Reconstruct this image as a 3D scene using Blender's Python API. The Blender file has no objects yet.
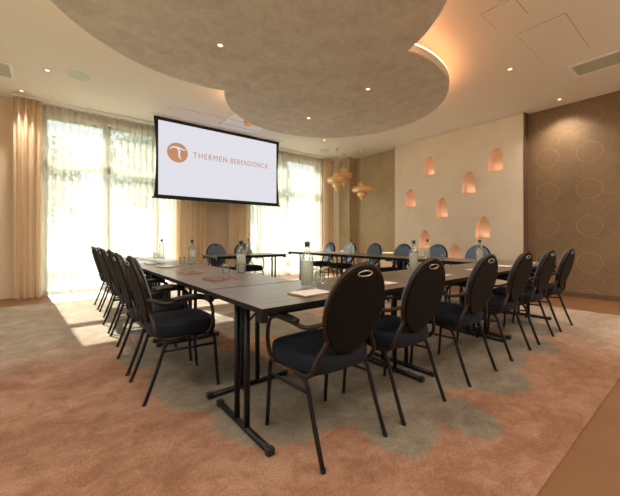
import bpy, bmesh, math, random
from mathutils import Vector, Matrix
random.seed(7)
sc = bpy.context.scene
C = sc.collection
PI = math.pi

# ---------------------------------------------------------------- camera
cam_d = bpy.data.cameras.new('camera'); cam = bpy.data.objects.new('camera', cam_d); C.objects.link(cam)
cam_d.sensor_width = 36; cam_d.lens = 36*326/620; cam_d.shift_y = -10.5/620
cam_d.clip_start = .02
cam.location = (0, 0, 1.07)
cam.rotation_euler = (PI/2, 0, math.radians(51.5-90))
sc.camera = cam
# ---------------------------------------------------------------- world, sun, exposure
w = bpy.data.worlds.new('world'); sc.world = w; w.use_nodes = True
w.node_tree.nodes['Background'].inputs[0].default_value = (.86, .95, 1, 1)
w.node_tree.nodes['Background'].inputs[1].default_value = 1.08
sun_d = bpy.data.lights.new('sun', 'SUN'); sun_d.energy = 18; sun_d.angle = math.radians(.7); sun_d.color = (1, .93, .82)
sun = bpy.data.objects.new('sun', sun_d); C.objects.link(sun)
sun.rotation_euler = Vector((.075, -1, -.80)).to_track_quat('-Z', 'Y').to_euler()
sc.view_settings.view_transform = 'Standard'; sc.view_settings.look = 'None'
sc.view_settings.gamma = 1; sc.view_settings.use_curve_mapping = False
sc.view_settings.exposure = 0.76
sc.cycles.transparent_max_bounces = 32
def portal(x, y, z, sx, sz, rot):
    d = bpy.data.lights.new('portal', 'AREA'); d.shape = 'RECTANGLE'; d.size = sx; d.size_y = sz
    d.cycles.is_portal = True
    o = bpy.data.objects.new('portal', d); C.objects.link(o); o.location = (x, y, z); o.rotation_euler = rot
portal(1.05, 7.98, 1.65, 2.3, 3.3, (-PI/2, 0, 0))
portal(5.3, 7.98, 1.65, 2.5, 3.3, (-PI/2, 0, 0))
SPOT_W = 80; WARM = (1, .86, .70)

# ---------------------------------------------------------------- materials
def mat(name, col=(.5,.5,.5), rough=.5, metal=0, **kw):
    m = bpy.data.materials.new(name); m.use_nodes = True
    b = m.node_tree.nodes['Principled BSDF']
    b.inputs['Base Color'].default_value = (*col, 1); b.inputs['Roughness'].default_value = rough
    b.inputs['Metallic'].default_value = metal
    for k, v in kw.items():
        b.inputs[k.replace('_', ' ')].default_value = v
    return m
def nn(m, t, **kw):
    n = m.node_tree.nodes.new(t)
    for k, v in kw.items(): setattr(n, k, v)
    return n
def lk(m, a, b): m.node_tree.links.new(a, b)
def coords(m, scale=(1,1,1), world=False):
    tc = nn(m, 'ShaderNodeNewGeometry' if world else 'ShaderNodeTexCoord')
    mp = nn(m, 'ShaderNodeMapping'); mp.inputs['Scale'].default_value = scale
    lk(m, tc.outputs['Position' if world else 'Object'], mp.inputs['Vector'])
    return mp.outputs[0]
def noise(m, vec, scale, detail=4, rough=.6, dist=0):
    n = nn(m, 'ShaderNodeTexNoise'); n.inputs['Scale'].default_value = scale
    n.inputs['Detail'].default_value = detail; n.inputs['Roughness'].default_value = rough
    n.inputs['Distortion'].default_value = dist
    lk(m, vec, n.inputs['Vector']); return n.outputs['Fac']
def ramp(m, fac, stops):
    r = nn(m, 'ShaderNodeValToRGB'); e = r.color_ramp.elements
    e[0].position, e[0].color = stops[0][0], (*stops[0][1], 1)
    e[1].position, e[1].color = stops[-1][0], (*stops[-1][1], 1)
    for p, c in stops[1:-1]:
        x = e.new(p); x.color = (*c, 1)
    lk(m, fac, r.inputs[0]); return r.outputs[0]
def math_(m, op, a, b=None, c=None, clamp=False):
    n = nn(m, 'ShaderNodeMath', operation=op); n.use_clamp = clamp
    for i, v in enumerate((a, b, c)):
        if v is None: continue
        if isinstance(v, (int, float)): n.inputs[i].default_value = v
        else: lk(m, v, n.inputs[i])
    return n.outputs[0]
def mix(m, fac, a, b, mode='MIX'):
    n = nn(m, 'ShaderNodeMix', data_type='RGBA', blend_type=mode)
    for s, v in ((0, fac), (6, a), (7, b)):
        if isinstance(v, (int, float)): n.inputs[s].default_value = v
        elif isinstance(v, tuple): n.inputs[s].default_value = (*v, 1)
        else: lk(m, v, n.inputs[s])
    return n.outputs[2]
def setcol(m, c): lk(m, c, m.node_tree.nodes['Principled BSDF'].inputs['Base Color'])
def bump(m, h, strength=.2, dist=.01):
    b = nn(m, 'ShaderNodeBump'); b.inputs['Strength'].default_value = strength; b.inputs['Distance'].default_value = dist
    lk(m, h, b.inputs['Height']); lk(m, b.outputs[0], m.node_tree.nodes['Principled BSDF'].inputs['Normal'])

M = {}
def plaster(name, c1, c2, scale=1.2, rough=.85, b=.08):
    m = mat(name, c1, rough); v = coords(m, world=True)
    setcol(m, ramp(m, noise(m, v, scale, 8, .65, .4), [(.3, c1), (.7, c2)]))
    bump(m, noise(m, v, scale*12, 4), b, .004); return m
M['ceiling'] = plaster('ceiling_paint', (.83,.785,.705), (.85,.805,.725), .6, .9, .02)
M['niche_wall'] = plaster('limewash_wall', (.72,.635,.52), (.82,.73,.61), 1.6)
M['tan_wall'] = plaster('tan_wall', (.66,.53,.39), (.70,.565,.42), 1)
M['niche'] = plaster('copper_niche', (.83,.58,.43), (.86,.62,.47), 6, .6)
# microcement discs
m = mat('microcement_disc', rough=.75); v = coords(m, world=True)
n1 = noise(m, v, 1.3, 5, .6, .6); n2 = noise(m, v, 6, 10, .80, .5)
c = ramp(m, n2, [(.40, (.57,.495,.42)), (.5, (.68,.60,.52)), (.62, (.80,.72,.635))])
setcol(m, mix(m, .38, c, ramp(m, n1, [(.35, (.58,.50,.425)), (.65, (.78,.70,.61))])))
bump(m, n2, .12, .006); M['disc'] = m
# wallpaper with medallions (pattern in metres on the wall)
def wallpaper(name, ca, cb, cl, axis='Y'):
    m = mat(name, ca, .55); g = nn(m, 'ShaderNodeNewGeometry'); s = nn(m, 'ShaderNodeSeparateXYZ')
    lk(m, g.outputs['Position'], s.inputs[0])
    U, V = s.outputs[axis], s.outputs['Z']
    def cell(x, per, off):
        a = math_(m, 'ADD', x, off); a = math_(m, 'DIVIDE', a, per)
        a = math_(m, 'FRACT', a); a = math_(m, 'SUBTRACT', a, .5); return math_(m, 'MULTIPLY', a, per)
    def rings(ou, ov, sx, sy, fr):
        a = math_(m, 'DIVIDE', cell(U, .62, ou), sx); b = math_(m, 'DIVIDE', cell(V, .65, ov), sy)
        d = math_(m, 'SQRT', math_(m, 'ADD', math_(m, 'MULTIPLY', a, a), math_(m, 'MULTIPLY', b, b)))
        inside = math_(m, 'LESS_THAN', d, 1.0)
        rim = math_(m, 'MULTIPLY', inside, math_(m, 'GREATER_THAN', d, .88))
        ang = math_(m, 'ARCTAN2', a, b)
        pet = math_(m, 'SINE', math_(m, 'MULTIPLY', ang, fr))
        rr = math_(m, 'SINE', math_(m, 'ADD', math_(m, 'MULTIPLY', d, 26), pet))
        inn = math_(m, 'MULTIPLY', math_(m, 'GREATER_THAN', rr, .2), math_(m, 'LESS_THAN', d, .78))
        return math_(m, 'MAXIMUM', rim, math_(m, 'MULTIPLY', inn, .45))
    A = rings(.62*.5-1.43+6.2, .65*.5-1.28+6.5, .19, .185, 10)
    B = rings(.62*.5-1.43+6.2, -1.28+6.5, .20, .125, 8)
    D = rings(-1.43+6.2, .65*.25-1.28+6.5, .15, .30, 6)
    p = math_(m, 'MAXIMUM', A, math_(m, 'MAXIMUM', math_(m, 'MULTIPLY', B, .5), math_(m, 'MULTIPLY', D, .25)))
    v = coords(m, world=True)
    base = ramp(m, noise(m, v, 2.2, 4), [(.3, ca), (.7, cb)])
    grain = noise(m, v, 60, 3, .7)
    p = math_(m, 'MULTIPLY', p, math_(m, 'ADD', math_(m, 'MULTIPLY', grain, .9), .15))
    setcol(m, mix(m, .30, mix(m, math_(m, 'MULTIPLY', p, .55), base, cl), ramp(m, noise(m, v, 26, 6, .8), [(.4, (.45,.45,.45)), (.6, (1,1,1))]), 'MULTIPLY'))
    lk(m, math_(m, 'SUBTRACT', .6, math_(m, 'MULTIPLY', p, .25)), m.node_tree.nodes['Principled BSDF'].inputs['Roughness'])
    return m
M['paper_brown'] = wallpaper('medallion_wallpaper', (.215,.135,.070), (.25,.16,.085), (.40,.28,.165))
M['paper_olive'] = wallpaper('olive_wallpaper', (.44,.335,.20), (.50,.385,.235), (.62,.50,.33))
# bare brown floor
m = mat('brown_floor', rough=.5); v = coords(m, world=True)
setcol(m, ramp(m, noise(m, v, 2.0, 5, .55, 1.5), [(.3, (.15,.068,.028)), (.7, (.195,.092,.038))])); bump(m, noise(m, v, 14, 5), .04, .003)
M['brown_floor'] = m
# carpet
m = mat('carpet_pile', rough=.95); v = coords(m, world=True)
m.node_tree.nodes['Principled BSDF'].inputs['Specular IOR Level'].default_value = .1
nz = noise(m, v, 1.7, 6, .6, .5)
warp = nn(m, 'ShaderNodeVectorMath', operation='MULTIPLY_ADD')
ntex = nn(m, 'ShaderNodeTexNoise'); ntex.inputs['Scale'].default_value = 3.2; ntex.inputs['Detail'].default_value = 5; lk(m, v, ntex.inputs['Vector'])
lk(m, ntex.outputs['Color'], warp.inputs[0]); warp.inputs[1].default_value = (.22,.22,0); lk(m, v, warp.inputs[2])
blobs = [(1.15,1.75,.42),(1.75,1.55,.5),(2.35,1.45,.36),(2.6,1.15,.32),(3.1,1.5,.5),(3.7,1.25,.30),(4.4,1.45,.35),(1.5,1.1,.22),(2.3,2.1,.7),(3.3,2.2,.7),
         (1.0,2.4,.5),(.9,3.2,.45),(4.3,2.2,.5),(1.9,.95,.20),(1.0,4.4,.5),(2.2,3.6,.7),(3.2,4.6,.6),(1.3,5.8,.5),(4.2,3.9,.6),(5.3,3.0,.5),(5.2,5.2,.6)]
mask = None
for bx_, by_, br_ in blobs:
    d = nn(m, 'ShaderNodeVectorMath', operation='DISTANCE'); lk(m, warp.outputs[0], d.inputs[0]); d.inputs[1].default_value = (bx_+.11, by_+.11, 0)
    q = nn(m, 'ShaderNodeMapRange'); q.inputs[1].default_value = br_+.015; q.inputs[2].default_value = br_-.02
    lk(m, d.outputs['Value'], q.inputs[0])
    mask = q.outputs[0] if mask is None else math_(m, 'MAXIMUM', mask, q.outputs[0])
st1 = noise(m, coords(m, (1.1, 1.3, 1), True), 1.9, 6, .6, .2); st2 = noise(m, coords(m, (1, 1.25, 1), True), 8, 8, .78, .6)
streak = math_(m, 'ADD', math_(m, 'MULTIPLY', st1, .45), math_(m, 'MULTIPLY', st2, .55))
orange = ramp(m, streak, [(.40, (.225,.110,.064)), (.5, (.285,.150,.093)), (.60, (.35,.205,.137))])
grey = ramp(m, streak, [(.40, (.145,.13,.098)), (.5, (.19,.172,.134)), (.60, (.245,.225,.18))])
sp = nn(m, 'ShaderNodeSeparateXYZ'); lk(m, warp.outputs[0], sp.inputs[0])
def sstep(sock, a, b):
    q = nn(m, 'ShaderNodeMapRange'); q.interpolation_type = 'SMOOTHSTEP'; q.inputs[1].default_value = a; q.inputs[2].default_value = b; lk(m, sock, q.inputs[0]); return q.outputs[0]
far = math_(m, 'MAXIMUM', sstep(sp.outputs['Y'], 3.1, 4.6), math_(m, 'MULTIPLY', sstep(sp.outputs['X'], 3.6, 5.2), .8))  # pile paler toward windows and right wall, partly light painted into the colour
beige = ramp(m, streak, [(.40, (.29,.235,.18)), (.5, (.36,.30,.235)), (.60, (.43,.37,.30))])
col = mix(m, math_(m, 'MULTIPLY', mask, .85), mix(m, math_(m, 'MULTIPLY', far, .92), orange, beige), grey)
fine = noise(m, v, 95, 3, .85)
col = mix(m, .5, col, ramp(m, fine, [(.36, (.42,.42,.42)), (.62, (1.18,1.18,1.18))]), 'MULTIPLY')
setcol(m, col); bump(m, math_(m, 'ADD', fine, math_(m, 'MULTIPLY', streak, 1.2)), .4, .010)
M['carpet'] = m
# cloths
def cloth(name, col, transl, transp):
    m = bpy.data.materials.new(name); m.use_nodes = True; nt = m.node_tree; nt.nodes.clear()
    out = nn(m, 'ShaderNodeOutputMaterial'); d = nn(m, 'ShaderNodeBsdfDiffuse'); t = nn(m, 'ShaderNodeBsdfTranslucent'); p = nn(m, 'ShaderNodeBsdfTransparent')
    d.inputs[0].default_value = (*col, 1); t.inputs[0].default_value = (*col, 1)
    a = nn(m, 'ShaderNodeMixShader'); a.inputs[0].default_value = transl; lk(m, d.outputs[0], a.inputs[1]); lk(m, t.outputs[0], a.inputs[2])
    b = nn(m, 'ShaderNodeMixShader'); b.inputs[0].default_value = transp; lk(m, a.outputs[0], b.inputs[1]); lk(m, p.outputs[0], b.inputs[2])
    lk(m, b.outputs[0], out.inputs[0]); return m
M['sheer'] = cloth('sheer_voile', (.93,.92,.87), .08, .42)
M['drape'] = cloth('tan_drape', (.86,.70,.52), .32, 0.0)
M['heading'] = cloth('curtain_heading', (.62,.52,.38), .2, 0)
def thin_glass(name, tint=(.96,1,.98), gl=.06):
    m = bpy.data.materials.new(name); m.use_nodes = True; nt = m.node_tree; nt.nodes.clear()
    out = nn(m, 'ShaderNodeOutputMaterial'); p = nn(m, 'ShaderNodeBsdfTransparent'); g = nn(m, 'ShaderNodeBsdfGlossy')
    p.inputs[0].default_value = (*tint, 1); g.inputs[1].default_value = .02
    f = nn(m, 'ShaderNodeLayerWeight'); f.inputs[0].default_value = .25
    k = math_(m, 'ADD', math_(m, 'MULTIPLY', f.outputs['Fresnel'], .4), gl*.3, clamp=True)
    a = nn(m, 'ShaderNodeMixShader'); lk(m, k, a.inputs[0]); lk(m, p.outputs[0], a.inputs[1]); lk(m, g.outputs[0], a.inputs[2])
    lk(m, a.outputs[0], out.inputs[0]); return m
M['pane'] = thin_glass('window_glass')
M['glass'] = thin_glass('drinking_glass', (.93,.95,.93), .25)
M['water'] = cloth('still_water', (1,.98,.94), .75, .38)
M['frame'] = mat('window_frame_paint', (.36,.38,.33), .45)
M['white'] = mat('white_paint', (.90,.90,.88), .5)
M['grille'] = mat('vent_grille', (.50,.55,.44), .6)
M['gap'] = mat('dark_gap', (.20,.15,.11), .8)
M['speaker'] = mat('speaker_mesh', (.62,.72,.58), .6)
M['black'] = mat('black_powder_coat', (.008,.007,.0065), .45, 0, Specular_IOR_Level=.22)
M['blackcloth'] = mat('screen_masking', (.02,.02,.022), .8)
M['chair_rim'] = mat('bronze_tube', (.022,.010,.006), .34, .15, Specular_IOR_Level=.4)
M['rubber'] = mat('black_rubber', (.007,.007,.007), .6)
def fabric(name, a, b, sheen, tint):
    m = mat(name, a, .85, 0, Specular_IOR_Level=.12, Sheen_Weight=sheen, Sheen_Roughness=.4); m.node_tree.nodes['Principled BSDF'].inputs['Sheen Tint'].default_value = (*tint, 1)
    v = coords(m); n = noise(m, v, 220, 2, .8); setcol(m, ramp(m, n, [(.35, a), (.65, b)])); bump(m, n, .25, .002); return m
M['seat_fabric'] = fabric('navy_seat_fabric', (.008,.010,.014), (.016,.019,.027), .03, (.6,.72,1))
M['back_fabric'] = fabric('black_back_fabric', (.004,.0035,.003), (.008,.006,.005), .02, (1,.8,.65))
M['front_fabric'] = fabric('skylit_front_fabric', (.10,.14,.205), (.16,.21,.28), .5, (.6,.78,1))  # dark bluish cushion, window skylight painted in as lighter base and sheen
M['chrome'] = mat('chrome', (.55,.54,.50), .28, 1)
M['brass'] = mat('brushed_brass', (.85,.60,.32), .38, .7)
M['copper'] = mat('copper_lacquer', (.70,.42,.24), .38, .6)
M['cord'] = mat('gold_cord', (.55,.42,.25), .6)
M['paper'] = mat('white_paper', (.80,.77,.72), .6)
M['leather'] = mat('copper_brown_leather', (.33,.15,.085), .45)
M['copper_card'] = mat('copper_card', (.20,.115,.08), .22, .3)
M['cap'] = mat('bottle_cap', (.03,.026,.022), .45)
M['plinth'] = mat('pale_plywood', (.66,.48,.32), .6)
M['base'] = mat('brown_baseboard', (.15,.08,.045), .55)
# table laminate (grain runs along local X)
m = mat('dark_wood_laminate', rough=.30); v = coords(m, (1.2, 16, 1))
g = noise(m, v, 3.2, 8, .65, .5)
setcol(m, ramp(m, g, [(.34, (.07,.048,.032)), (.5, (.135,.098,.068)), (.66, (.205,.155,.11))])); bump(m, g, .06, .002)
m.node_tree.nodes['Principled BSDF'].inputs['Specular IOR Level'].default_value = .7
M['laminate'] = m
def emit(name, col, s):
    m = bpy.data.materials.new(name); m.use_nodes = True; nt = m.node_tree; nt.nodes.clear()
    o = nn(m, 'ShaderNodeOutputMaterial'); e = nn(m, 'ShaderNodeEmission'); e.inputs[0].default_value = (*col, 1); e.inputs[1].default_value = s
    lk(m, e.outputs[0], o.inputs[0]); return m
M['led'] = emit('warm_led', (1, .45, .20), 11)
M['bulb'] = emit('spot_bulb', (1, .78, .48), 2.2)
M['screen'] = emit('lit_screen', (.80,.79,.86), .565)
M['logo'] = emit('lit_logo', (.58,.28,.15), .565)
M['lawn'] = plaster('lawn', (.13,.16,.10), (.17,.20,.13), 2)
M['leaf'] = mat('leaf_green', (.13,.21,.08), .6)
M['bark'] = mat('bark', (.10,.08,.06), .9)
M['terrace'] = plaster('terrace_stone', (.22,.215,.20), (.26,.255,.24), 2)

# ---------------------------------------------------------------- helpers
def obj(name, bm, m, parent=None, smooth=False, recalc=True):
    if recalc: bmesh.ops.recalc_face_normals(bm, faces=bm.faces)
    me = bpy.data.meshes.new(name); bm.to_mesh(me); bm.free(); me.materials.append(m)
    if smooth: me.polygons.foreach_set('use_smooth', [True]*len(me.polygons))
    o = bpy.data.objects.new(name, me); C.objects.link(o)
    if parent: o.parent = parent
    return o
def bev(o, w_=.004, seg=2):
    b = o.modifiers.new('bevel', 'BEVEL'); b.width = w_; b.segments = seg; b.limit_method = 'ANGLE'; return o
def tag(o, label, cat, group=None, kind=None):
    if label: o['label'] = label
    if cat: o['category'] = cat
    if group: o['group'] = group
    if kind: o['kind'] = kind
    return o
def thing(name, loc=(0,0,0), rz=0):
    o = bpy.data.objects.new(name, None); C.objects.link(o); o.location = loc; o.rotation_euler = (0,0,rz); o.empty_display_size = .1
    return o
def struct(o): o['kind'] = 'structure'; return o
def box(bm, x0, x1, y0, y1, z0, z1):
    v = [bm.verts.new((x, y, z)) for z in (z0, z1) for x, y in ((x0,y0),(x1,y0),(x1,y1),(x0,y1))]
    for f in ((3,2,1,0),(4,5,6,7),(0,1,5,4),(1,2,6,5),(2,3,7,6),(3,0,4,7)): bm.faces.new([v[i] for i in f])
    return bm
def bxo(name, m, dims, parent=None, w_=0):
    o = obj(name, box(bmesh.new(), *dims), m, parent)
    if w_: bev(o, w_)
    return o
def smooth_path(pts, n=6):
    P = [Vector(p) for p in pts]; out = []
    for i in range(len(P)-1):
        a, b, c_, d = P[max(i-1,0)], P[i], P[i+1], P[min(i+2, len(P)-1)]
        for k in range(n):
            t = k/n
            out.append(.5*((2*b)+(-a+c_)*t+(2*a-5*b+4*c_-d)*t*t+(-a+3*b-3*c_+d)*t**3))
    out.append(P[-1]); return out
def tube(bm, pts, r, seg=8, closed=False, sx=1.0):
    P = [Vector(p) for p in pts]; n = len(P); rings = []; up = None
    for i in range(n):
        t = ((P[(i+1) % n]-P[i-1]) if closed else (P[min(i+1,n-1)]-P[max(i-1,0)])).normalized()
        if up is None: up = Vector((0,0,1)) if abs(t.z) < .9 else Vector((1,0,0))
        s = t.cross(up).normalized(); up = s.cross(t).normalized()
        rings.append([bm.verts.new(P[i]+(s*math.cos(a)*sx+up*math.sin(a))*r) for a in [2*PI*k/seg for k in range(seg)]])
    for i in range(n if closed else n-1):
        A, B = rings[i], rings[(i+1) % n]
        for k in range(seg): bm.faces.new((A[k], A[(k+1)%seg], B[(k+1)%seg], B[k]))
    if not closed: bm.faces.new(rings[0][::-1]); bm.faces.new(rings[-1])
    return bm
def lathe(bm, prof, seg=24, cx=0, cy=0, cz=0, sq=None):
    rings = []
    for r, z in prof:
        if r < 1e-5: rings.append([bm.verts.new((cx, cy, cz+z))])
        else: rings.append([bm.verts.new((cx+r*math.cos(2*PI*k/seg), cy+r*math.sin(2*PI*k/seg), cz+z)) for k in range(seg)])
    for A, B in zip(rings, rings[1:]):
        for k in range(seg):
            j = (k+1) % seg
            if len(A) == 1 and len(B) > 1: bm.faces.new((A[0], B[j], B[k]))
            elif len(B) == 1 and len(A) > 1: bm.faces.new((A[k], A[j], B[0]))
            elif len(A) > 1: bm.faces.new((A[k], A[j], B[j], B[k]))
    return bm
def curve_mesh(name, loops, extrude, bevel, m, mat4, parent=None, res=2):
    """filled 2D outline (with holes) given thickness; loops in local XY; mat4 places it"""
    cu = bpy.data.curves.new(name, 'CURVE'); cu.dimensions = '2D'; cu.fill_mode = 'BOTH'
    cu.extrude = extrude; cu.bevel_depth = bevel; cu.bevel_resolution = res
    for lp in loops:
        s = cu.splines.new('POLY'); s.points.add(len(lp)-1)
        for p, q in zip(s.points, lp): p.co = (q[0], q[1], 0, 1)
        s.use_cyclic_u = True
    t = bpy.data.objects.new('tmp', cu); me = bpy.data.meshes.new_from_object(t)
    bpy.data.objects.remove(t); bpy.data.curves.remove(cu)
    me.transform(mat4); me.name = name; me.materials.clear(); me.materials.append(m)
    o = bpy.data.objects.new(name, me); C.objects.link(o)
    if parent: o.parent = parent
    return o
def dup(root, loc, rz):
    r = root.copy(); C.objects.link(r); r.location = loc; r.rotation_euler = (0,0,rz)
    for ch in list(root.children):
        c_ = ch.copy(); C.objects.link(c_); c_.parent = r
        for g_ in ch.children:
            d_ = g_.copy(); C.objects.link(d_); d_.parent = c_
    return r

# ---------------------------------------------------------------- room shell
H = 3.52; XL, XR = -2.6, 7.42; YF, YB = -1.8, 7.75
fl = struct(bxo('floor', M['brown_floor'], (XL-.2, XR+.3, YF-.2, YB+.15, -.1, 0)))
ce = struct(bxo('ceiling', M['ceiling'], (XL-.2, XR+.3, YF-.2, YB+.3, H, H+.12)))
wf = struct(bxo('wall_front', M['tan_wall'], (XL-.2, XR+.3, YF-.2, YF, 0, H)))
# left wall (out of frame) with a tall window opening added for daylight
wl = bmesh.new(); box(wl, XL-.2, XL, YF, .2, 0, H); box(wl, XL-.2, XL, 4.6, YB+.15, 0, H); box(wl, XL-.2, XL, .2, 4.6, 3.1, H)
struct(obj('wall_left', wl, M['tan_wall']))
w3 = bmesh.new()
for y in (.2, 1.63, 3.06, 4.54): box(w3, XL-.14, XL-.06, y, y+.06, 0, 3.1)
for z in (0, 3.04): box(w3, XL-.14, XL-.06, .2, 4.6, z, z+.06)
w3o = struct(obj('window_added', w3, M['frame'])); bxo('window_pane', M['pane'], (XL-.105, XL-.095, .26, 4.54, .06, 3.04), w3o)
portal(XL-.25, 2.4, 1.55, 3.1, 4.4, (0, -PI/2, 0))
# window wall
W1 = (-.12, 2.25); W2 = (4.0, 6.55); WT = 3.36
wb = bmesh.new()
box(wb, XL-.2, W1[0], YB, YB+.3, 0, H); box(wb, W1[1], W2[0], YB, YB+.3, 0, H); box(wb, W2[1], XR+.3, YB, YB+.3, 0, H)
box(wb, W1[0], W1[1], YB, YB+.3, WT, H); box(wb, W2[0], W2[1], YB, YB+.3, WT, H)
struct(obj('wall_back', wb, M['tan_wall']))
def window(name, x0, x1, mull):
    f = bmesh.new(); y0, y1 = YB+.06, YB+.14
    for x in (x0, x1-.07): box(f, x, x+.07, y0, y1, 0, WT)
    for x in mull: box(f, x, x+.13, y0, y1, 0, WT)
    for z in (0, WT-.07): box(f, x0, x1, y0, y1, z, z+.07)
    box(f, x0, x1, y0, y1, 2.38, 2.50)
    o = struct(obj(name, f, M['frame']))
    xs = [x0+.07]+[q for mm in mull for q in (mm, mm+.13)]+[x1-.07]
    for i in range(0, len(xs), 2):
        for z0, z1 in ((.07, 2.38), (2.50, WT-.07)):
            bxo('window_pane', M['pane'], (xs[i], xs[i+1], YB+.097, YB+.103, z0, z1), o)
window('window_1', *W1, (.84,)); window('window_2', *W2, (5.20,))
# right wall: patterned recess, niche wall standing proud, olive part with pier
struct(bxo('wall_right', M['paper_brown'], (XR, XR+.3, YF, 2.41, 0, H)))
struct(bxo('wall_olive', M['paper_olive'], (XR+.02, XR+.3, 5.46, YB, 0, H)))
struct(bxo('wall_pier', M['paper_olive'], (7.13, XR+.02, 7.03, 7.5, 0, H)))
struct(bxo('wall_corner', M['tan_wall'], (7.13, XR+.02, 7.5, YB, 0, H)))
NY0, NY1, NX = 2.40, 5.46, 7.27
niches = [(4.44,2.585),(2.91,2.45),(3.47,2.045),(4.965,1.835),(4.11,1.53),(3.17,1.042),(4.56,.768),(3.79,.42)]
def arch(cy, cz, w_=.30, h=.485, n=14):
    r = w_/2; zs = cz+h-r*1.30
    pts = [(cy-r, cz), (cy+r, cz)]
    for k in range(n+1):
        a = PI*k/n; pts.append((cy+r*math.cos(a), zs+r*1.30*math.sin(a)**1.0*(.9+.1*math.sin(a)**6)))
    return pts
Mplace = Matrix(((0,0,1,0),(1,0,0,0),(0,1,0,0),(0,0,0,1)))     # local x->Y, y->Z, z->X
loops = [[(NY0,0),(NY1,0),(NY1,H),(NY0,H)]] + [arch(*n_) for n_ in niches]
nw = curve_mesh('wall_niches', loops, .075, 0, M['niche_wall'], Matrix.Translation((NX+.075,0,0)) @ Mplace)
struct(nw)
nb = struct(bxo('wall_niche_backing', M['tan_wall'], (XR+.01, XR+.3, 2.41, 5.46, 0, H)))
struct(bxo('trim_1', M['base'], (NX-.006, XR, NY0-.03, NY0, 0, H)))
for cy, cz in niches:
    b = bmesh.new(); P = arch(cy, cz+.002, .296, .481)
    f = [b.verts.new((NX+.001, y, z)) for y, z in P]; g = [b.verts.new((NX+.147, y, z)) for y, z in P]
    for i in range(len(P)):
        j = (i+1) % len(P); b.faces.new((f[i], f[j], g[j], g[i]))
    b.faces.new(g)
    obj('niche', b, M['niche'], nw, recalc=False)
    ld = bpy.data.lights.new('niche_light', 'AREA'); ld.shape = 'DISK'; ld.size = .05; ld.energy = .17; ld.color = (1, .72, .50)
    lo = bpy.data.objects.new('niche_light', ld); C.objects.link(lo); lo.location = (NX+.045, cy, cz+.02); lo.rotation_euler = (PI, 0, 0); lo.parent = nw
# baseboards
struct(bxo('baseboard_right', M['base'], (XR-.015, XR, YF, 2.37, 0, .085)))
struct(bxo('baseboard_niche', M['niche_wall'], (NX-.01, NX, NY0, NY1, 0, .06)))
# carpet
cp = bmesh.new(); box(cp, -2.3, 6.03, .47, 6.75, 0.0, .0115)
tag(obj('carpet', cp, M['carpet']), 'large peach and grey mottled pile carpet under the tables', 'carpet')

# ---------------------------------------------------------------- ceiling discs
D1 = (1.42, 2.63, 1.713); D2 = (3.58, 3.88, 1.713)
def ceiling_disc(c_, z0, z1, core, other, label):
    t = thing('ceiling_disc', (c_[0], c_[1], z0)); r = c_[2]
    b = bmesh.new(); lathe(b, [(0,0),(r-.012,0),(r,.012),(r,z1-z0),(0,z1-z0)], 160)
    p = obj('disc_panel', b, M['disc'], t)
    b = bmesh.new(); lathe(b, [(0,z1-z0+.001),(core,z1-z0+.001),(core,H-z0),(0,H-z0)], 64); obj('disc_mount', b, M['ceiling'], t)
    # led strip along the top rim, where the other disc is not in the way
    N = 200; run = []; runs = []
    for k in range(2*N):
        a = 2*PI*(k % N)/N; x, y = (r-.016)*math.cos(a), (r-.016)*math.sin(a)
        ok = math.hypot(c_[0]+x-other[0], c_[1]+y-other[1]) > other[2]+.02
        if ok: run.append((x, y, z1-z0+.012))
        elif run: runs.append(run); run = []
    run = max(runs, key=len)
    if len(run) >= 2: 
        b = bmesh.new(); tube(b, run, .012, 6); obj('led_strip', b, M['led'], t)
    tag(t, label, 'ceiling disc')
ceiling_disc(D1, 3.10, 3.195, .70, D2, 'lower near round microcement ceiling disc, right above the left tables')
ceiling_disc(D2, 3.20, 3.30, 1.25, D1, 'farther round microcement ceiling disc tucked partly behind the nearer one')

# ---------------------------------------------------------------- curtains
def curtain(name, x0, x1, y, m, n, amp, label, group, top=H-.045, gathered=False, seed=0):
    rnd = random.Random(seed); t = thing(name, ((x0+x1)/2, y, 0)); b = bmesh.new(); W = x1-x0
    per = 10; cols = n*per; rows = 10; grid = []
    ph = [rnd.uniform(-.25,.25) for _ in range(n+1)]; am = [rnd.uniform(.75,1.2) for _ in range(n+1)]
    for r_ in range(rows+1):
        z = .015+(top-.015)*r_/rows; row = []
        k_ = r_/rows; spread = 1+.25*(1-k_)
        for c_ in range(cols+1):
            f = c_/per; i = int(min(f, n-1e-6)); a = am[i]*(1-(f-i))+am[i+1]*(f-i)
            phv = (ph[i]*(1-(f-i))+ph[i+1]*(f-i))*(1-k_)
            row.append(b.verts.new((-W/2+W*c_/cols+.012*(1-k_)*math.sin(f*3.1), amp*(a*(1-k_)*spread+k_)*math.sin(2*PI*f+phv*3), z)))
        grid.append(row)
    for r_ in range(rows):
        for c_ in range(cols): b.faces.new((grid[r_][c_], grid[r_][c_+1], grid[r_+1][c_+1], grid[r_+1][c_]))
    o = obj('curtain_cloth', b, m, t, True)
    # heading tape with pleats
    b = bmesh.new(); tr = []
    for c_ in range(cols):
        p, q = [(-W/2+W*k/cols, amp*1.02*math.sin(2*PI*k/per)+.001) for k in (c_, c_+1)]
        v = [b.verts.new((*p, top-.10)), b.verts.new((*q, top-.10)), b.verts.new((*q, top+.004)), b.verts.new((*p, top+.004))]; b.faces.new(v)
    bmesh.ops.remove_doubles(b, verts=b.verts, dist=1e-4)
    obj('heading_tape', b, M['heading'], t, True)
    tag(t, label, 'curtain', group); return t
tr = bmesh.new(); box(tr, -.52, 6.85, 7.47, 7.66, H-.03, H-.001)
tag(obj('curtain_track', tr, M['white']), 'long white curtain track fixed to the ceiling along the window side', 'curtain track')
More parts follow.
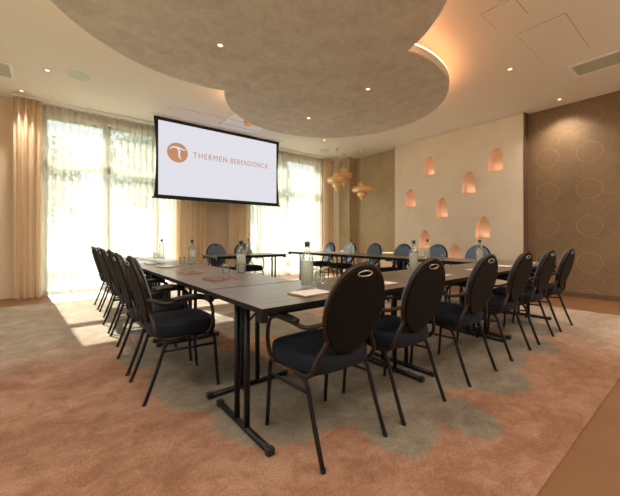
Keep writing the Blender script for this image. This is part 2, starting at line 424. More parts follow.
curtain('sheer_curtain', -.14, .92, 7.63, M['sheer'], 9, .045, 'cream sheer curtain at far left, beside the leftmost tan drape', 'sheer curtains', seed=1)
curtain('sheer_curtain', .94, 2.20, 7.63, M['sheer'], 11, .045, 'cream sheer curtain left of and partly behind the projection screen', 'sheer curtains', seed=2)
curtain('sheer_curtain', 3.96, 5.27, 7.63, M['sheer'], 11, .045, 'cream sheer curtain just right of the wall behind the projection screen', 'sheer curtains', seed=3)
curtain('sheer_curtain', 5.29, 6.52, 7.63, M['sheer'], 10, .045, 'cream sheer curtain left of the hanging brass lamps', 'sheer curtains', seed=4)
curtain('drape_curtain', -.50, -.12, 7.50, M['drape'], 4, .05, 'tan opaque drape gathered at the far left window edge', 'tan drapes', seed=5)
curtain('drape_curtain', 2.15, 2.85, 7.50, M['drape'], 6, .05, 'tan opaque drape below the left half of the projection screen', 'tan drapes', seed=6)
curtain('drape_curtain', 3.40, 4.00, 7.50, M['drape'], 5, .05, 'tan opaque drape below the right half of the projection screen', 'tan drapes', seed=7)
curtain('drape_curtain', 6.50, 6.80, 7.50, M['drape'], 3, .05, 'tan opaque drape at the right window edge by the brass lamps', 'tan drapes', seed=8)

# ---------------------------------------------------------------- projection screen
SY = 7.0; sx0, sx1, sz0, sz1 = 1.60, 4.56, 1.86, 3.50
t = thing('projection_screen', ((sx0+sx1)/2, SY, sz0)); ox, oz = (sx0+sx1)/2, sz0
def onscreen(px, py):           # where a spot of the screen surface lies, in the screen's own coordinates
    u = (px-310)/326; a = math.radians(51.5); f = (math.cos(a), math.sin(a)); r = (f[1], -f[0])
    Y = SY-.012; X = Y*(u*f[1]-r[1])/(r[0]-u*f[0]); d = X*f[0]+Y*f[1]
    return X-ox, 1.07-(py-237.5)*d/326-oz
Ms = Matrix(((1,0,0,0),(0,0,-1,0),(0,1,0,0),(0,0,0,1)))
W2_ = (sx1-sx0)/2; HH = sz1-sz0
side = []
for k in range(21): 
    s = k/20; side.append((W2_+.0-.045*math.sin(PI*s), .03+(HH-.03)*s))
out = side + [(-x, z) for x, z in reversed(side)]
curve_mesh('masking_border', [out], .003, 0, M['blackcloth'], Ms, t)
bx0 = W2_-.085
sur = curve_mesh('screen_surface', [[(-bx0,.075),(bx0,.075),(bx0,HH-.07),(-bx0,HH-.07)]], .001, 0, M['screen'], Matrix.Translation((0,-.005,0)) @ Ms, t)
b = bmesh.new(); tube(b, [(-W2_-.03,0,.012),(W2_+.03,0,.012)], .018, 10); obj('bottom_bar', b, M['blackcloth'], t, True)
b = bmesh.new(); box(b, -W2_-.08, W2_+.08, -.055, .07, HH+.004, HH+.018); obj('ceiling_slot', b, M['white'], t)
# logo disc and lettering on the surface
lx, lz = onscreen(177.7, 152.6); lr = .5*(onscreen(188.1,152)[0]-onscreen(167.2,152)[0])
logo = curve_mesh('logo_disc', [[(lx+lr*math.cos(2*PI*k/48), lz+lr*.97*math.sin(2*PI*k/48)) for k in range(48)]], .0008, 0, M['logo'], Matrix.Translation((0,-.0085,0)) @ Ms, t)
R = lr
def band(pts, ws):
    L, Rr = [], []
    for i, (x, y) in enumerate(pts):
        a = pts[max(i-1,0)]; c_ = pts[min(i+1,len(pts)-1)]; dx, dy = c_[0]-a[0], c_[1]-a[1]; l = math.hypot(dx, dy)
        nx, ny = -dy/l*ws[i]/2, dx/l*ws[i]/2; L.append((lx+R*(x+nx), lz+R*(y+ny))); Rr.append((lx+R*(x-nx), lz+R*(y-ny)))
    return L+Rr[::-1]
swoosh = band([(-.78,.22),(-.6,.42),(-.3,.52),(0,.52),(.3,.44),(.62,.34),(.85,.40)], [.02,.12,.16,.15,.13,.11,.03])
stem = band([(-.12,.46),(.08,.36),(.16,.15),(.14,-.2),(.2,-.5),(.38,-.66)], [.06,.20,.20,.17,.14,.03])
curve_mesh('logo_mark', [swoosh], .0008, 0, M['screen'], Matrix.Translation((0,-.0105,0)) @ Ms, logo)
curve_mesh('logo_mark', [stem], .0008, 0, M['screen'], Matrix.Translation((0,-.0125,0)) @ Ms, logo)
x0b, zmid = onscreen(230, 160.6)
for word, pa, pb in (('THERMEN', 193.2, 227.3), ('BERENDONCK', 230.6, 268.2)):
    tc = bpy.data.curves.new('lettering', 'FONT'); tc.body = word; tc.size = 1; tc.space_character = 1.22; tc.extrude = .002; tc.offset = 0
    to = bpy.data.objects.new('tmp', tc); me = bpy.data.meshes.new_from_object(to); bpy.data.objects.remove(to)
    xs = [v.co.x for v in me.vertices]; zs = [v.co.y for v in me.vertices]
    x0, x1 = onscreen(pa, 160)[0], onscreen(pb, 160)[0]; s_ = (x1-x0)/(max(xs)-min(xs)); sh = .118/(max(zs)-min(zs))
    for v in me.vertices: v.co = (x0+(v.co.x-min(xs))*s_, -.0095-v.co.z, zmid-.059+(v.co.y-min(zs))*sh)
    me.materials.clear(); me.materials.append(M['logo']); lo = bpy.data.objects.new('lettering', me); C.objects.link(lo); lo.parent = t
tag(t, 'white projection screen with copper logo hanging before the window wall', 'projection screen')

# ---------------------------------------------------------------- ceiling fittings
def spot(x, y, z, label, power=SPOT_W, tilt=None, size=75, name='ceiling_spotlight', lit=True):
    t = thing(name, (x, y, z)); b = bmesh.new(); lathe(b, [(.028,-.001),(.028,-.006),(.042,-.006),(.044,0),(.028,-.0005)], 24); obj('ring', b, M['brass'], t)
    b = bmesh.new(); lathe(b, [(0,-.004),(.017,-.004),(.026,-.002),(0,-.001)], 20); obj('bulb', b, M['bulb'] if lit else M['gap'], t)
    tag(t, label, 'spotlight', 'recessed ceiling spotlights')
    if power:
        d = bpy.data.lights.new('lamp', 'SPOT'); d.energy = power; d.color = WARM; d.spot_size = math.radians(size); d.spot_blend = 1; d.shadow_soft_size = .04
        o = bpy.data.objects.new('lamp', d); C.objects.link(o); o.parent = t; o.location = (0,0,-.03)
        if tilt: o.rotation_euler = Vector(tilt).to_track_quat('-Z', 'Y').to_euler()
spot(-.04, 6.13, H, 'bright recessed ceiling spotlight left of the flat round speaker')
spot(-.38, 7.25, H, 'small recessed spotlight over the leftmost tan drape', tilt=(0,.12,-1), size=60)
spot(5.23, 1.90, H, 'bright recessed ceiling spotlight left of the right-hand air vent')
spot(7.06, 1.77, H, 'small recessed spotlight at the top of the brown medallion wall', power=60, size=125)
spot(5.38, 6.19, H, 'tiny recessed ceiling spotlight behind the farther disc, near the brass lamps')
spot(1.40, 3.28, 3.10, 'recessed spotlight in the nearer ceiling disc')
spot(3.56, 3.14, 3.20, 'recessed spotlight in the farther disc, the one nearer the niche wall')
spot(3.60, 4.56, 3.20, 'recessed spotlight in the farther disc, the one nearer the windows')
for x, y, l in ((-1.6,.5,'nearest the left wall opening, behind the viewer'),(-.1,-1.1,'directly behind the viewer'),(3.0,-1.1,'behind the viewer, between the two added panels'),(5.9,-.6,'behind the viewer, off the patterned wall'),(-1.6,3.7,'near the left wall, toward the windows'),(6.9,-.5,'behind the viewer, close to the patterned wall')):      # spots added out of frame as fill for the room
    spot(x, y, H, 'added ceiling fill spotlight '+l, 90, size=110)
def fill_panel(x, y, label, p):  # unseen panels added as fill to brighten the room
    t = thing('fill_light_panel', (x, y, H)); b = bmesh.new(); e = .04
    box(b, -.6, .6, -.6, -.6+e, -.03, 0); box(b, -.6, .6, .6-e, .6, -.03, 0); box(b, -.6, -.6+e, -.6+e, .6-e, -.03, 0); box(b, .6-e, .6, -.6+e, .6-e, -.03, 0)
    obj('panel_frame', b, M['white'], t); bxo('diffuser', emit('fill_panel_glow', (1,.92,.82), p), (-.6+e, .6-e, -.6+e, .6-e, -.02, -.002), t)
    tag(t, label, 'added ceiling light')
fill_panel(-1.6, 1.9, 'added square fill light panel over the left side of the room, behind the viewer', 10)
fill_panel(1.2, -1.0, 'added square fill light panel behind the viewer', 10)
fill_panel(4.6, -1.0, 'added square fill light panel behind the viewer, toward the patterned wall', 10)
def uplighter(x, y, rz, label):  # unseen wall lamps added to light the ceiling from behind
    t = thing('added_uplighter', (x, y, 2.1), rz); b = bmesh.new()
    lathe(b, [(0,-.10),(.06,-.10),(.11,.0),(.12,.06),(.11,.06),(.10,.0),(.0,-.02)], 28, 0, .16); obj('bowl', b, M['brass'], t, True)
    bxo('wall_bracket', M['brass'], (-.03, .03, .001, .12, -.07, -.03), t)
    b = bmesh.new(); lathe(b, [(0,.0),(.095,.0),(.095,.01),(0,.01)], 24, 0, .16); obj('lamp_disc', b, emit('fill_uplight_glow', (1,.86,.70), 100), t)
    tag(t, label, 'wall lamp')
uplighter(-.8, YF, 0, 'added brass fill uplighter behind the viewer, left')
uplighter(3.2, YF, 0, 'added brass fill uplighter behind the viewer, middle')
uplighter(6.2, YF, 0, 'added brass fill uplighter behind the viewer, nearest the patterned wall')
uplighter(XL, 5.6, -PI/2, 'added brass fill uplighter on the left wall near the windows')
def vent(x0, x1, y0, y1, label, slat='x'):
    t = thing('air_vent', ((x0+x1)/2, (y0+y1)/2, H)); w_, h = (x1-x0)/2, (y1-y0)/2
    b = bmesh.new(); e = .045
    box(b, -w_, w_, -h, -h+e, -.012, 0); box(b, -w_, w_, h-e, h, -.012, 0); box(b, -w_, -w_+e, -h+e, h-e, -.012, 0); box(b, w_-e, w_, -h+e, h-e, -.012, 0)
    obj('vent_frame', b, M['white'], t)
    b = bmesh.new(); n = 26
    for k in range(n):
        y = -h+e+(2*h-2*e)*k/n; box(b, -w_+e, w_-e, y, y+(2*h-2*e)/n*.9, -.008, -.002)
    obj('vent_slats', b, M['grille'], t); bxo('vent_back', M['gap'], (-w_+e, w_-e, -h+e, h-e, -.002, -.0005), t)
    tag(t, label, 'air vent', 'ceiling air vents')
vent(5.80, 6.28, .30, 1.37, 'white framed grey-green ceiling vent at the upper right corner')
vent(-1.25, -.42, 6.22, 6.80, 'white framed grey-green ceiling vent at the left picture edge')
def cdisc(x, y, r, m, name, label, cat):
    b = bmesh.new(); lathe(b, [(0,-.012),(r*.9,-.010),(r,-.004),(r,0)], 40); o = obj(name, b, m, None, False); o.location = (x, y, H); tag(o, label, cat)
cdisc(.33, 6.05, .15, M['speaker'], 'ceiling_speaker', 'flat pale green round ceiling speaker near the left window', 'speaker')
cdisc(6.05, 6.95, .15, M['speaker'], 'ceiling_speaker', 'flat pale round ceiling speaker beside the brass lamps', 'speaker')
def hatch(x0, x1, y0, y1, label, g=.004):
    t = thing('access_hatch', ((x0+x1)/2, (y0+y1)/2, H)); w_, h = (x1-x0)/2, (y1-y0)/2
    bxo('hatch_gap', M['gap'], (-w_-g, w_+g, -h-g, h+g, -.0015, 0), t); bxo('hatch_panel', M['ceiling'], (-w_, w_, -h, h, -.004, -.0005), t)
    tag(t, label, 'access hatch')
hatch(3.70, 4.08, 1.31, 1.63, 'smaller thin outlined ceiling hatch at the top edge of the photo')
hatch(4.40, 5.40, 1.05, 1.53, 'larger thin outlined ceiling hatch left of the right air vent')
hatch(1.75, 2.75, 6.35, 6.62, 'faint long ceiling hatch left of the white projector hatch')
t = thing('projector_lift', (3.25, 6.3, H))
bxo('lift_panel', M['white'], (-.42, .42, -.38, .38, -.05, -.001), t, .004)
bxo('panel_seam', M['gap'], (-.40, .40, -.13, -.122, -.052, -.049), t); bxo('panel_seam', M['gap'], (-.40, .40, .20, .208, -.052, -.049), t)
b = bmesh.new(); lathe(b, [(0,-.16),(.055,-.16),(.07,-.15),(.07,-.05),(0,-.05)], 24, -.09, -.28); obj('lens_housing', b, M['copper'], t)
tag(t, 'white ceiling projector hatch with a copper cylinder above the screen', 'projector')

# ---------------------------------------------------------------- brass pendant lamps
def lamp_proto(w_, h, cord, label, loc):
    t = thing('pendant_lamp', loc); r = w_/2
    b = bmesh.new(); lathe(b, [(0,0),(.055,0),(.055,-.012),(.012,-.05),(0,-.05)], 20); obj('ceiling_rose', b, M['brass'], t, True)
    b = bmesh.new(); tube(b, [(0,0,-.03),(0,0,-cord)], .004, 6); obj('cord', b, M['cord'], t)
    b = bmesh.new()
    ring = [(r-.085+.085*math.cos(a)**1 , -.305+.085*math.sin(a)) for a in [PI*.62-PI*1.24*k/12 for k in range(13)]]
    lathe(b, [(0,0),(.010,-.01),(.018,-.04),(.014,-.06),(.05,-.075),(.095,-.11),(.118,-.15),(.118,-.185),(.105,-.215)]+ring+[(.11,-.392)], 36, 0,0,-cord)
    obj('upper_shade', b, M['brass'], t, True)
    b = bmesh.new(); lathe(b, [(.11,-.393),(.128,-.415),(.132,-.445),(.118,-.48),(.085,-.50),(.062,-.51),(.066,-.525),(.045,-.56),(.020,-.58),(.014,-.61),(.008,-h),(0,-h)], 30, 0,0,-cord)
    obj('lower_shade', b, M['brass'], t, True)
    b = bmesh.new()
    for zz, rr in ((-.217,.106),(-.393,.112),(-.506,.066)): tube(b, [(rr*math.cos(2*PI*k/30), rr*math.sin(2*PI*k/30), zz-cord) for k in range(30)], .008, 6, True)
    for k in range(24):
        a = 2*PI*k/24; tube(b, [(math.cos(a)*q*1.004, math.sin(a)*q*1.004, z-cord) for q, z in ((.105,-.125),(.119,-.15),(.119,-.185),(.107,-.21))], .003, 4)
        tube(b, [(math.cos(a)*q, math.sin(a)*q, z-cord) for q, z in [(q_+.001, z_) for q_, z_ in ring[1:-1]]], .004, 4)
    obj('ribbing', b, M['copper'], t, True)
    tag(t, label, 'pendant lamp', 'brass pendant lamps')
lamp_proto(.54, .66, .55, 'onion-shaped brass pendant lamp, leftmost of the three', (6.20, 6.60, H))
lamp_proto(.50, .66, .34, 'onion-shaped brass pendant lamp, middle and highest of the three', (6.70, 6.84, H))
lamp_proto(.56, .66, .80, 'onion-shaped brass pendant lamp, lowest and rightmost of the three', (6.86, 6.28, H))

# ---------------------------------------------------------------- tables
TL, TW, TZ = 1.446, .70, .74; TG = .004
def make_table():
    t = thing('folding_table'); L, W_ = TL/2, TW/2
    bxo('tabletop', M['laminate'], (-L+TG, L-TG, -W_+TG, W_-TG, TZ-.024, TZ), t)
    b = bmesh.new(); e = .0025; x_, y_ = L-TG, W_-TG
    box(b, -x_-e, x_+e, -y_-e, -y_, TZ-.026, TZ-.001); box(b, -x_-e, x_+e, y_, y_+e, TZ-.026, TZ-.001); box(b, -x_-e, -x_, -y_, y_, TZ-.026, TZ-.001); box(b, x_, x_+e, -y_, y_, TZ-.026, TZ-.001)
    obj('edge_band', b, M['black'], t)
    b = bmesh.new(); box(b, -L+.02, L-.02, -W_+.05, -W_+.07, TZ-.052, TZ-.0265); box(b, -L+.02, L-.02, W_-.07, W_-.05, TZ-.052, TZ-.0265)
    obj('apron_rail', b, M['black'], t)
    for sx in (-1, 1):
        for y0, y1 in ((-W_, -W_+.055), (W_-.055, W_)):
            a, c_ = sorted((sx*L, sx*(L-.035))); bev(bxo('corner_buffer', M['black'], (a, c_, y0, y1, TZ-.068, TZ-.0265), t), .004)
    for sx in (-1, 1):
        x = sx*(L-.075)
        b = bmesh.new()
        box(b, x-.02, x+.02, -.14, .14, TZ-.045, TZ-.0265)
        for y in (-.06, .06): tube(b, [(x, y, .03), (x, y, TZ-.035)], .0165, 12)
        tube(b, [(x, 0, TZ-.18), (x-sx*.16, 0, TZ-.04)], .006, 6)
        lg = obj('leg', b, M['black'], t, True)
        fb = bmesh.new(); tube(fb, [(x, -.30, .030), (x, .30, .030)], .0165, 12, sx=1.15); f = obj('foot_bar', fb, M['black'], t, True)
        for y in (-.29, .29):
            c_ = bmesh.new(); box(c_, x-.021, x+.021, y*1.02-.018, y*1.02+.018, .012, .050); bev(obj('foot_cap', c_, M['rubber'], f), .006)
    return t
tb = None
tspec = [((.76+TL/2, 1.66), 0, 'dark wood folding table at the near corner, closest to the camera'),
 ((.76+1.5*TL, 1.66), 0, 'dark wood folding table in the middle of the right-hand near row'),
 ((.76+2.5*TL, 1.66), 0, 'dark wood folding table at the far right end of the near row'),
 ((1.115, 2.016+TL/2), PI/2, 'dark wood folding table in the left row, nearest to the camera'),
 ((1.115, 2.016+1.5*TL), PI/2, 'dark wood folding table in the middle of the left row'),
 ((1.115, 2.016+2.5*TL), PI/2, 'dark wood folding table at the window end of the left row'),
 ((4.748, 2.016+TL/2), PI/2, 'dark wood folding table in the niche-side row, nearest the patterned wall'),
 ((4.748, 2.016+1.5*TL), PI/2, 'dark wood folding table in the middle of the niche-side row'),
 ((4.748, 2.016+2.5*TL), PI/2, 'dark wood folding table at the window end of the niche-side row'),
 ((2.26+TL/2, 5.78), 0, 'single dark wood folding table standing alone below the projection screen')]
for i, ((x, y), rz, lab) in enumerate(tspec):
    o = make_table() if i == 0 else dup(tb, (x, y, 0), rz)
    if i == 0: tb = o; o.location = (x, y, 0)
    tag(o, lab, 'table', 'folding conference tables')
    if i == 0: o.location.z = 0

# ---------------------------------------------------------------- chairs
def make_chair():
    t = thing('banquet_chair')
    # seat cushion: rounded square, crowned
    b = bmesh.new(); rings = []
    def sq(a, hx, hy, p=4.2):
        ca, sa = math.cos(a), math.sin(a); k = (abs(ca)**p+abs(sa)**p)**(-1/p); return ca*k*hx, sa*k*hy
    N = 40
    for s, z in ((.90,.405),(.985,.410),(1.0,.422),(1.005,.455),(.998,.476),(.97,.489),(.92,.495),(.6,.500),(.2,.502)):
        rr = []
        for k in range(N):
            x, y = sq(2*PI*k/N, .222*s, .218*s); x *= 1+.10*(y/.225)*.5; rr.append(b.verts.new((x, y+.03, z)))
        rings.append(rr)
    for A, B in zip(rings, rings[1:]):
        for k in range(N): b.faces.new((A[k], A[(k+1)%N], B[(k+1)%N], B[k]))
    b.faces.new(rings[0][::-1]); b.faces.new(rings[-1])
    obj('seat', b, M['seat_fabric'], t, True)
    # back: an oval pad leaning back, with a grip slot near the top
    zc, rx, rz_ = .715, .196, .232; lean = math.radians(14.5)
    def ov(k, n, r1, r2, cz=0, cx=0):
        a = 2*PI*k/n; x, z = r1*math.cos(a), r2*math.sin(a)
        x *= 1+.06*(z/r2 if r2 else 0); return (cx+x, cz+z)
    outer = [ov(k, 48, rx-.012, rz_-.012) for k in range(48)]
    slot = [(.048*math.cos(2*PI*k/20), .194+.012*math.sin(2*PI*k/20)) for k in range(20)]
    Mb = Matrix.Translation((0,-.238,zc)) @ Matrix.Rotation(lean, 4, 'X') @ Matrix(((1,0,0,0),(0,0,-1,0),(0,1,0,0),(0,0,0,1)))
    back = curve_mesh('backrest', [outer, slot], .010, .010, M['back_fabric'], Mb, t, 3)
    Mf = Mb @ Matrix.Translation((0,0,-.018))
    curve_mesh('back_cushion', [[(x*.97, z*.97-.004) for x, z in outer], [(x*1.12, .194+(z-.194)*1.25) for x, z in slot]], .006, .008, M['front_fabric'], Mf, t, 3)
    def bp(x, z, d=0): return Mb @ Vector((x, z, d))
    b = bmesh.new(); tube(b, [bp(x, z, .019) for x, z in [(.049*math.cos(2*PI*k/24), .194+.0135*math.sin(2*PI*k/24)) for k in range(24)]], .0036, 8, True, sx=1)
    obj('grip', b, M['chrome'], t, True)
    # frame tube: over the top of the oval, down both sides, under the seat
    b = bmesh.new(); path = []
    n0 = 30
    for k in range(n0+1):
        a = math.radians(-38+(256)*k/n0); x = rx*math.cos(a)*(1+.06*math.sin(a)); z = rz_*math.sin(a); path.append(bp(x, z))
    for s in (1, -1):
        pass
    R0 = [(.205,.06,.402),(.212,-.06,.398),(.213,-.125,.402),(.211,-.165,.43),(.206,-.182,.48)]
    L0 = [(-x,y,z) for x,y,z in reversed(R0)]
    rr = [Vector(p) for p in R0]; ll = [Vector(p) for p in L0]
    full = smooth_path(rr[:2]+rr[2:]+[path[0]], 4)[:-1] + path + smooth_path([path[-1]]+ll, 4)[1:]
    tube(b, full, .0115, 10); obj('back_frame', b, M['chair_rim'], t, True)
    # seat frame
    b = bmesh.new()
    tube(b, [(.205,.20,.398),(.205,-.13,.398)], .010, 8); tube(b, [(-.205,.20,.398),(-.205,-.13,.398)], .010, 8)
    tube(b, [(-.205,.19,.398),(.205,.19,.398)], .010, 8); tube(b, [(-.205,-.12,.398),(.205,-.12,.398)], .010, 8)
    obj('seat_frame', b, M['black'], t, True)
    for s in (1, -1):
        b = bmesh.new(); tube(b, smooth_path([(s*.21,.13,.398),(s*.213,.185,.392),(s*.214,.208,.36),(s*.216,.22,.2),(s*.218,.235,.013)], 5), .0115, 10); lg = obj('leg', b, M['black'], t, True)
        b = bmesh.new(); lathe(b, [(0,0),(.0125,0),(.0125,.016),(0,.016)], 12, s*.218, .235, .012); obj('foot_tip', b, M['rubber'], lg)
        b = bmesh.new(); tube(b, smooth_path([(s*.21,-.02,.392),(s*.212,-.085,.388),(s*.213,-.125,.36),(s*.215,-.18,.2),(s*.218,-.25,.013)], 5), .0115, 10); lg = obj('leg', b, M['black'], t, True)
        b = bmesh.new(); lathe(b, [(0,0),(.0125,0),(.0125,.016),(0,.016)], 12, s*.218, -.25, .012); obj('foot_tip', b, M['rubber'], lg)
        b = bmesh.new(); tube(b, [(s*.2145,.212,.315),(s*.2135,-.135,.325)], .008, 8); obj('stretcher', b, M['black'], t, True)
        # arm: rises from the seat side, bends back to the frame
        b = bmesh.new()
        hit = bp(s*rx*.985, -.045)
        tube(b, smooth_path([(s*.222,.15,.398),(s*.238,.175,.44),(s*.246,.185,.53),(s*.246,.165,.62),(s*.245,.10,.655),(s*.240,-.02,.652),(s*.225,-.13,.640),tuple(hit)], 6), .0115, 10)
        a_ = obj('armrest', b, M['chair_rim'], t, True)
        b = bmesh.new(); tube(b, smooth_path([(s*.246,.14,.656),(s*.245,.07,.671),(s*.242,-.03,.668),(s*.237,-.075,.661)], 5), .016, 10, sx=1.3); obj('arm_pad', b, M['rubber'], a_, True)
    return t
ch = make_chair()
chairs = []
GR = 'banquet chairs around the conference tables'
right = [(1.177,1.36,'nearest to the camera, right row'),(1.778,1.36,'second from the camera in the right row'),(2.545,1.355,'third from the camera in the right row'),
         (3.31,1.36,'fourth from the camera in the right row'),(3.99,1.36,'fifth from the camera in the right row'),(4.70,1.36,'closest to the patterned wall, last of the right row')]
for x, y, l in right: chairs.append((x, y, 0, 'black oval-back armchair seen from behind, '+l))
left = [(.71,2.47,'foremost of the left row'),(.71,3.05,'second in the left row from the front'),(.755,3.85,'third in the left row from the front'),
        (.75,4.43,'fourth in the left row from the front'),(.80,5.30,'second in the left row from the window'),(.79,5.90,'last of the left row, nearest the window')]
for x, y, l in left: chairs.append((x, y, -PI/2, 'black armchair seen sideways, '+l))
nich = [(2.41,'rightmost, in front of the niche wall'),(3.12,'left of the lowest copper niche'),(3.83,'right of the olive wallpaper edge'),
        (4.55,'rightmost before the olive wallpaper'),(5.26,'in the middle before the olive wallpaper'),(5.96,'leftmost, nearest the window')]
for y, l in nich: chairs.append((5.10, y, PI/2, 'chair with skylit blue front behind the niche-side tables, '+l))
chairs.append((2.60, 6.05, PI, 'dark oval-back chair behind the lone table, the left one'))
chairs.append((3.20, 6.05, PI, 'dark oval-back chair behind the lone table, the right one'))
for i, (x, y, rz, lab) in enumerate(chairs):
    zz = .0
    if i == 0: o = ch; o.location = (x, y, zz)
    else: o = dup(ch, (x, y, zz), rz)
    tag(o, lab, 'chair', GR)

# ---------------------------------------------------------------- things on the tables
def make_bottle():
    t = thing('water_bottle')
    out = [(0,.002),(.040,.002),(.044,.008),(.044,.185),(.040,.205),(.022,.228),(.0165,.24),(.0165,.280)]
    inn = [(.0135,.280),(.0135,.242),(.019,.227),(.037,.203),(.041,.185),(.041,.016),(.036,.012),(0,.012)]
    b = bmesh.new(); lathe(b, out+inn, 28); obj('glass_body', b, M['glass'], t, True)
    b = bmesh.new(); lathe(b, [(0,.013),(.0395,.014),(.0395,.170),(0,.170)], 28); obj('water', b, M['water'], t, True)
    b = bmesh.new(); lathe(b, [(0,.30),(.017,.30),(.0185,.297),(.0185,.278),(.0172,.276),(.0172,.268),(0.0168,.268)], 20); obj('cap', b, M['cap'], t, True)
    b = bmesh.new(); lathe(b, [(0,.312),(.005,.312),(.006,.308),(.005,.301)], 10); tube(b, [(.019,0,.262),(.022,0,.28),(.012,0,.305),(-.012,0,.305),(-.022,0,.28),(-.019,0,.262)], .0015, 5); obj('clip', b, M['chrome'], t, True)
    return t
def make_tumbler():
    t = thing('tumbler')
    b = bmesh.new(); lathe(b, [(0,.001),(.024,.001),(.034,.012),(.039,.035),(.037,.065),(.033,.090),(.0315,.090),(.0355,.065),(.0372,.036),(.032,.016),(.022,.009),(0,.009)], 26); obj('bowl', b, M['glass'], t, True)
    b = bmesh.new(); tube(b, [(.0322*math.cos(2*PI*k/26), .0322*math.sin(2*PI*k/26), .0903) for k in range(26)], .0011, 5, True); obj('rim', b, M['glass'], t, True)
    return t
def make_pad():
    t = thing('notepad')
    bxo('cover', M['leather'], (-.115, .115, -.082, .082, .0005, .006), t, .002)
    bxo('paper', M['paper'], (-.102, .102, -.072, .072, .0062, .0095), t)
    return t
def make_pencil():
    t = thing('pencil')
    b = bmesh.new(); tube(b, [(-.085,0,.004),(.075,0,.004)], .0036, 6); obj('shaft', b, M['leather'], t)
    b = bmesh.new(); tube(b, [(.075,0,.004),(.082,0,.004)], .0022, 6); obj('tip', b, M['copper'], t)
    return t
def make_book():
    t = thing('notebook')
    bxo('cover', M['leather'], (-.105, .105, -.075, .075, .0005, .003), t); bxo('cover', M['copper_card'], (-.105, .105, -.075, .075, .0075, .010), t)
    bxo('pages', M['paper'], (-.101, .101, -.071, .071, .0031, .0074), t); bxo('spine', M['leather'], (-.108, -.1052, -.075, .075, .0005, .010), t)
    return t
Z = TZ+.0005
B0, T0, P0, K0, N0 = make_bottle(), make_tumbler(), make_pad(), make_pencil(), make_book()
used = {}
def put(proto, key, x, y, rz, label, cat, group):
    if key in used: o = dup(proto, (x, y, Z), rz)
    else: o = proto; o.location = (x, y, Z); o.rotation_euler = (0,0,rz); used[key] = 1
    tag(o, label, cat, group)
bot = [(1.36,1.74,'on the near corner table, largest in view'),(2.83,1.90,'on the middle table of the near row'),(4.31,1.92,'on the far right table of the near row'),
       (1.40,2.80,'on the left row, closest to the near corner'),(1.39,4.12,'on the middle of the left row'),(1.39,5.56,'at the window end of the left row'),
       (4.60,2.84,'on the niche-side row before the niches'),(4.52,4.42,'on the niche-side row before the olive wallpaper'),(3.00,5.70,'on the lone table below the screen')]
for x, y, l in bot: put(B0, 'b', x, y, 0, 'clear water bottle with a black stopper '+l, 'bottle', 'water bottles')
tum = [(1.49,1.76,'right of the bottle on the near corner table'),(1.57,1.90,'farther right of the bottle on the near corner table'),
       (2.98,1.93,'right of the bottle on the middle table of the near row'),(2.90,1.82,'close before the bottle on the middle table of the near row'),(4.46,1.90,'right of the bottle on the far right table'),
       (1.36,2.71,'close left of the foremost left-row bottle'),(1.25,2.80,'farther left of the foremost left-row bottle'),
       (1.33,3.98,'right one by the middle bottle of the left row'),(1.25,4.06,'left one by the middle bottle of the left row'),(1.29,5.5,'by the last bottle of the left row'),
       (4.64,2.62,'right of the bottle before the niches'),(4.56,4.28,'right of the bottle before the olive wallpaper'),(2.86,5.68,'beside the bottle on the lone table')]
for x, y, l in tum: put(T0, 't', x, y, 0, 'small clear tumbler '+l, 'glass', 'water tumblers')
pads = [(1.20,1.50,.05,'the near corner table, largest in view'),(1.83,1.50,-.04,'the near row before the second chair'),(2.60,1.50,.03,'the near row before the third chair'),
        (3.35,1.52,.0,'the near row before the fourth chair'),(4.02,1.52,.04,'the near row before the fifth chair'),(4.72,1.52,0,'the near row before the last chair'),
        (1.02,2.47,PI/2,'the left row before the foremost chair'),(1.0,3.05,PI/2+.05,'the left row before the second chair'),(1.0,3.85,PI/2-.05,'the left row before the third chair'),
        (1.0,4.43,PI/2,'the left row before the fourth chair'),(1.0,5.30,PI/2,'the left row before the fifth chair'),(1.0,5.90,PI/2,'the left row before the last chair, by the window')]
for x, y, r_, l in pads:
    if r_ < 1: put(P0, 'p', x, y, r_, 'white notepad on a brown cover on '+l, 'notepad', 'notepads at the chairs')
    else: put(N0, 'n', x, y, r_, 'copper-brown notebook on '+l, 'notebook', 'notebooks on the left row')
    dx, dy = (.0, .13) if r_ < 1 else (.13, 0)
    if r_ < 1: put(K0, 'k', x+.06, y+.115, r_+.05, 'brown pencil behind the notepad on '+l, 'pencil', 'pencils by the notepads')
    else: put(K0, 'k', x+.115, y-.04, r_+.05, 'brown pencil beside the notebook on '+l, 'pencil', 'pencils by the notepads')
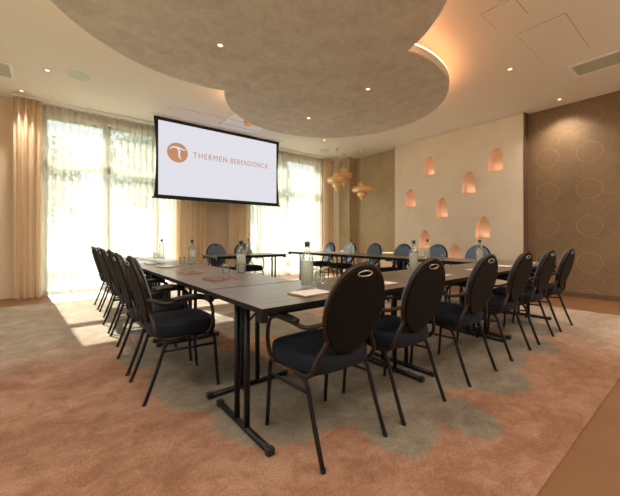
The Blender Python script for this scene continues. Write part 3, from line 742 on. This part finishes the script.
# pale plinths behind the niche-side chairs
def plinth(x, y, w_, h, m, label):
    t = thing('display_plinth', (x, y, 0)); bxo('plinth_body', m, (-w_/2, w_/2, -w_/2, w_/2, .02, h-.02), t, .003)
    bxo('plinth_top', m, (-w_/2-.006, w_/2+.006, -w_/2-.006, w_/2+.006, h-.02, h), t, .003); bxo('plinth_foot', M['gap'], (-w_/2+.02, w_/2-.02, -w_/2+.02, w_/2-.02, 0, .02), t)
    tag(t, label, 'plinth')
plinth(6.55, 5.05, .33, .70, M['plinth'], 'pale wooden plinth against the olive wallpaper behind two skylit blue chairs')
plinth(6.60, 6.55, .33, .70, M['plinth'], 'pale wooden plinth by the pier below the brass lamps')
plinth(6.6, 4.05, .28, .66, M['white'], 'white plinth below the low left niche')

# ---------------------------------------------------------------- garden outside
struct(bxo('trim_2', M['terrace'], (-9, 16, YB+.3, YB+3.4, -.35, -.02)))
tag(bxo('lawn', M['lawn'], (-25, 35, YB+3.4, YB+40, -.4, -.1)), 'sunlit lawn beyond the windows', 'lawn')
tag(bxo('lawn', M['lawn'], (-30, XL-.25, -20, YB+3.3, -.4, -.1)), 'lawn beside the building, outside the left wall', 'lawn')
def tree(x, y, h, r, seed, label):
    rnd = random.Random(seed); t = thing('garden_tree', (x, y, -.1))
    b = bmesh.new(); tube(b, smooth_path([(0,0,.06),(.08,.05,h*.3),(-.05,0,h*.6),(0,.1,h*.85)], 4), .11, 8)
    for k in range(5):
        a = rnd.uniform(0, 2*PI); tube(b, [(0,0,h*(.35+.09*k)), (math.cos(a)*r*.7, math.sin(a)*r*.7, h*(.55+.08*k))], .035, 6)
    obj('trunk', b, M['bark'], t, True)
    b = bmesh.new()
    for k in range(7000):
        a, e = rnd.uniform(0, 2*PI), rnd.uniform(-1, 1); q = r*rnd.random()**.4; ce_ = math.sqrt(1-e*e)
        p = Vector((q*ce_*math.cos(a), q*ce_*math.sin(a), h*.66+q*e*1.15+.3*math.sin(a*3)))
        n_ = Vector((rnd.gauss(0,1), rnd.gauss(0,1), rnd.gauss(0,1))).normalized(); u = n_.orthogonal().normalized()*.062; v = n_.cross(u)*.6
        b.faces.new([b.verts.new(p+s) for s in (u, v, -u, -v)])
    obj('foliage', b, M['leaf'], t, recalc=False)
    tag(t, label, 'tree', 'trees in the garden')
tree(-.9, 16.0, 5.2, 1.9, 1, 'green leafy tree seen through the far left sheer curtain')
tree(3.6, 15.5, 6.5, 2.0, 2, 'green leafy tree seen through the sheer curtain beside the screen')
tree(8.2, 14.5, 6.0, 1.8, 3, 'green leafy tree seen through the right window')
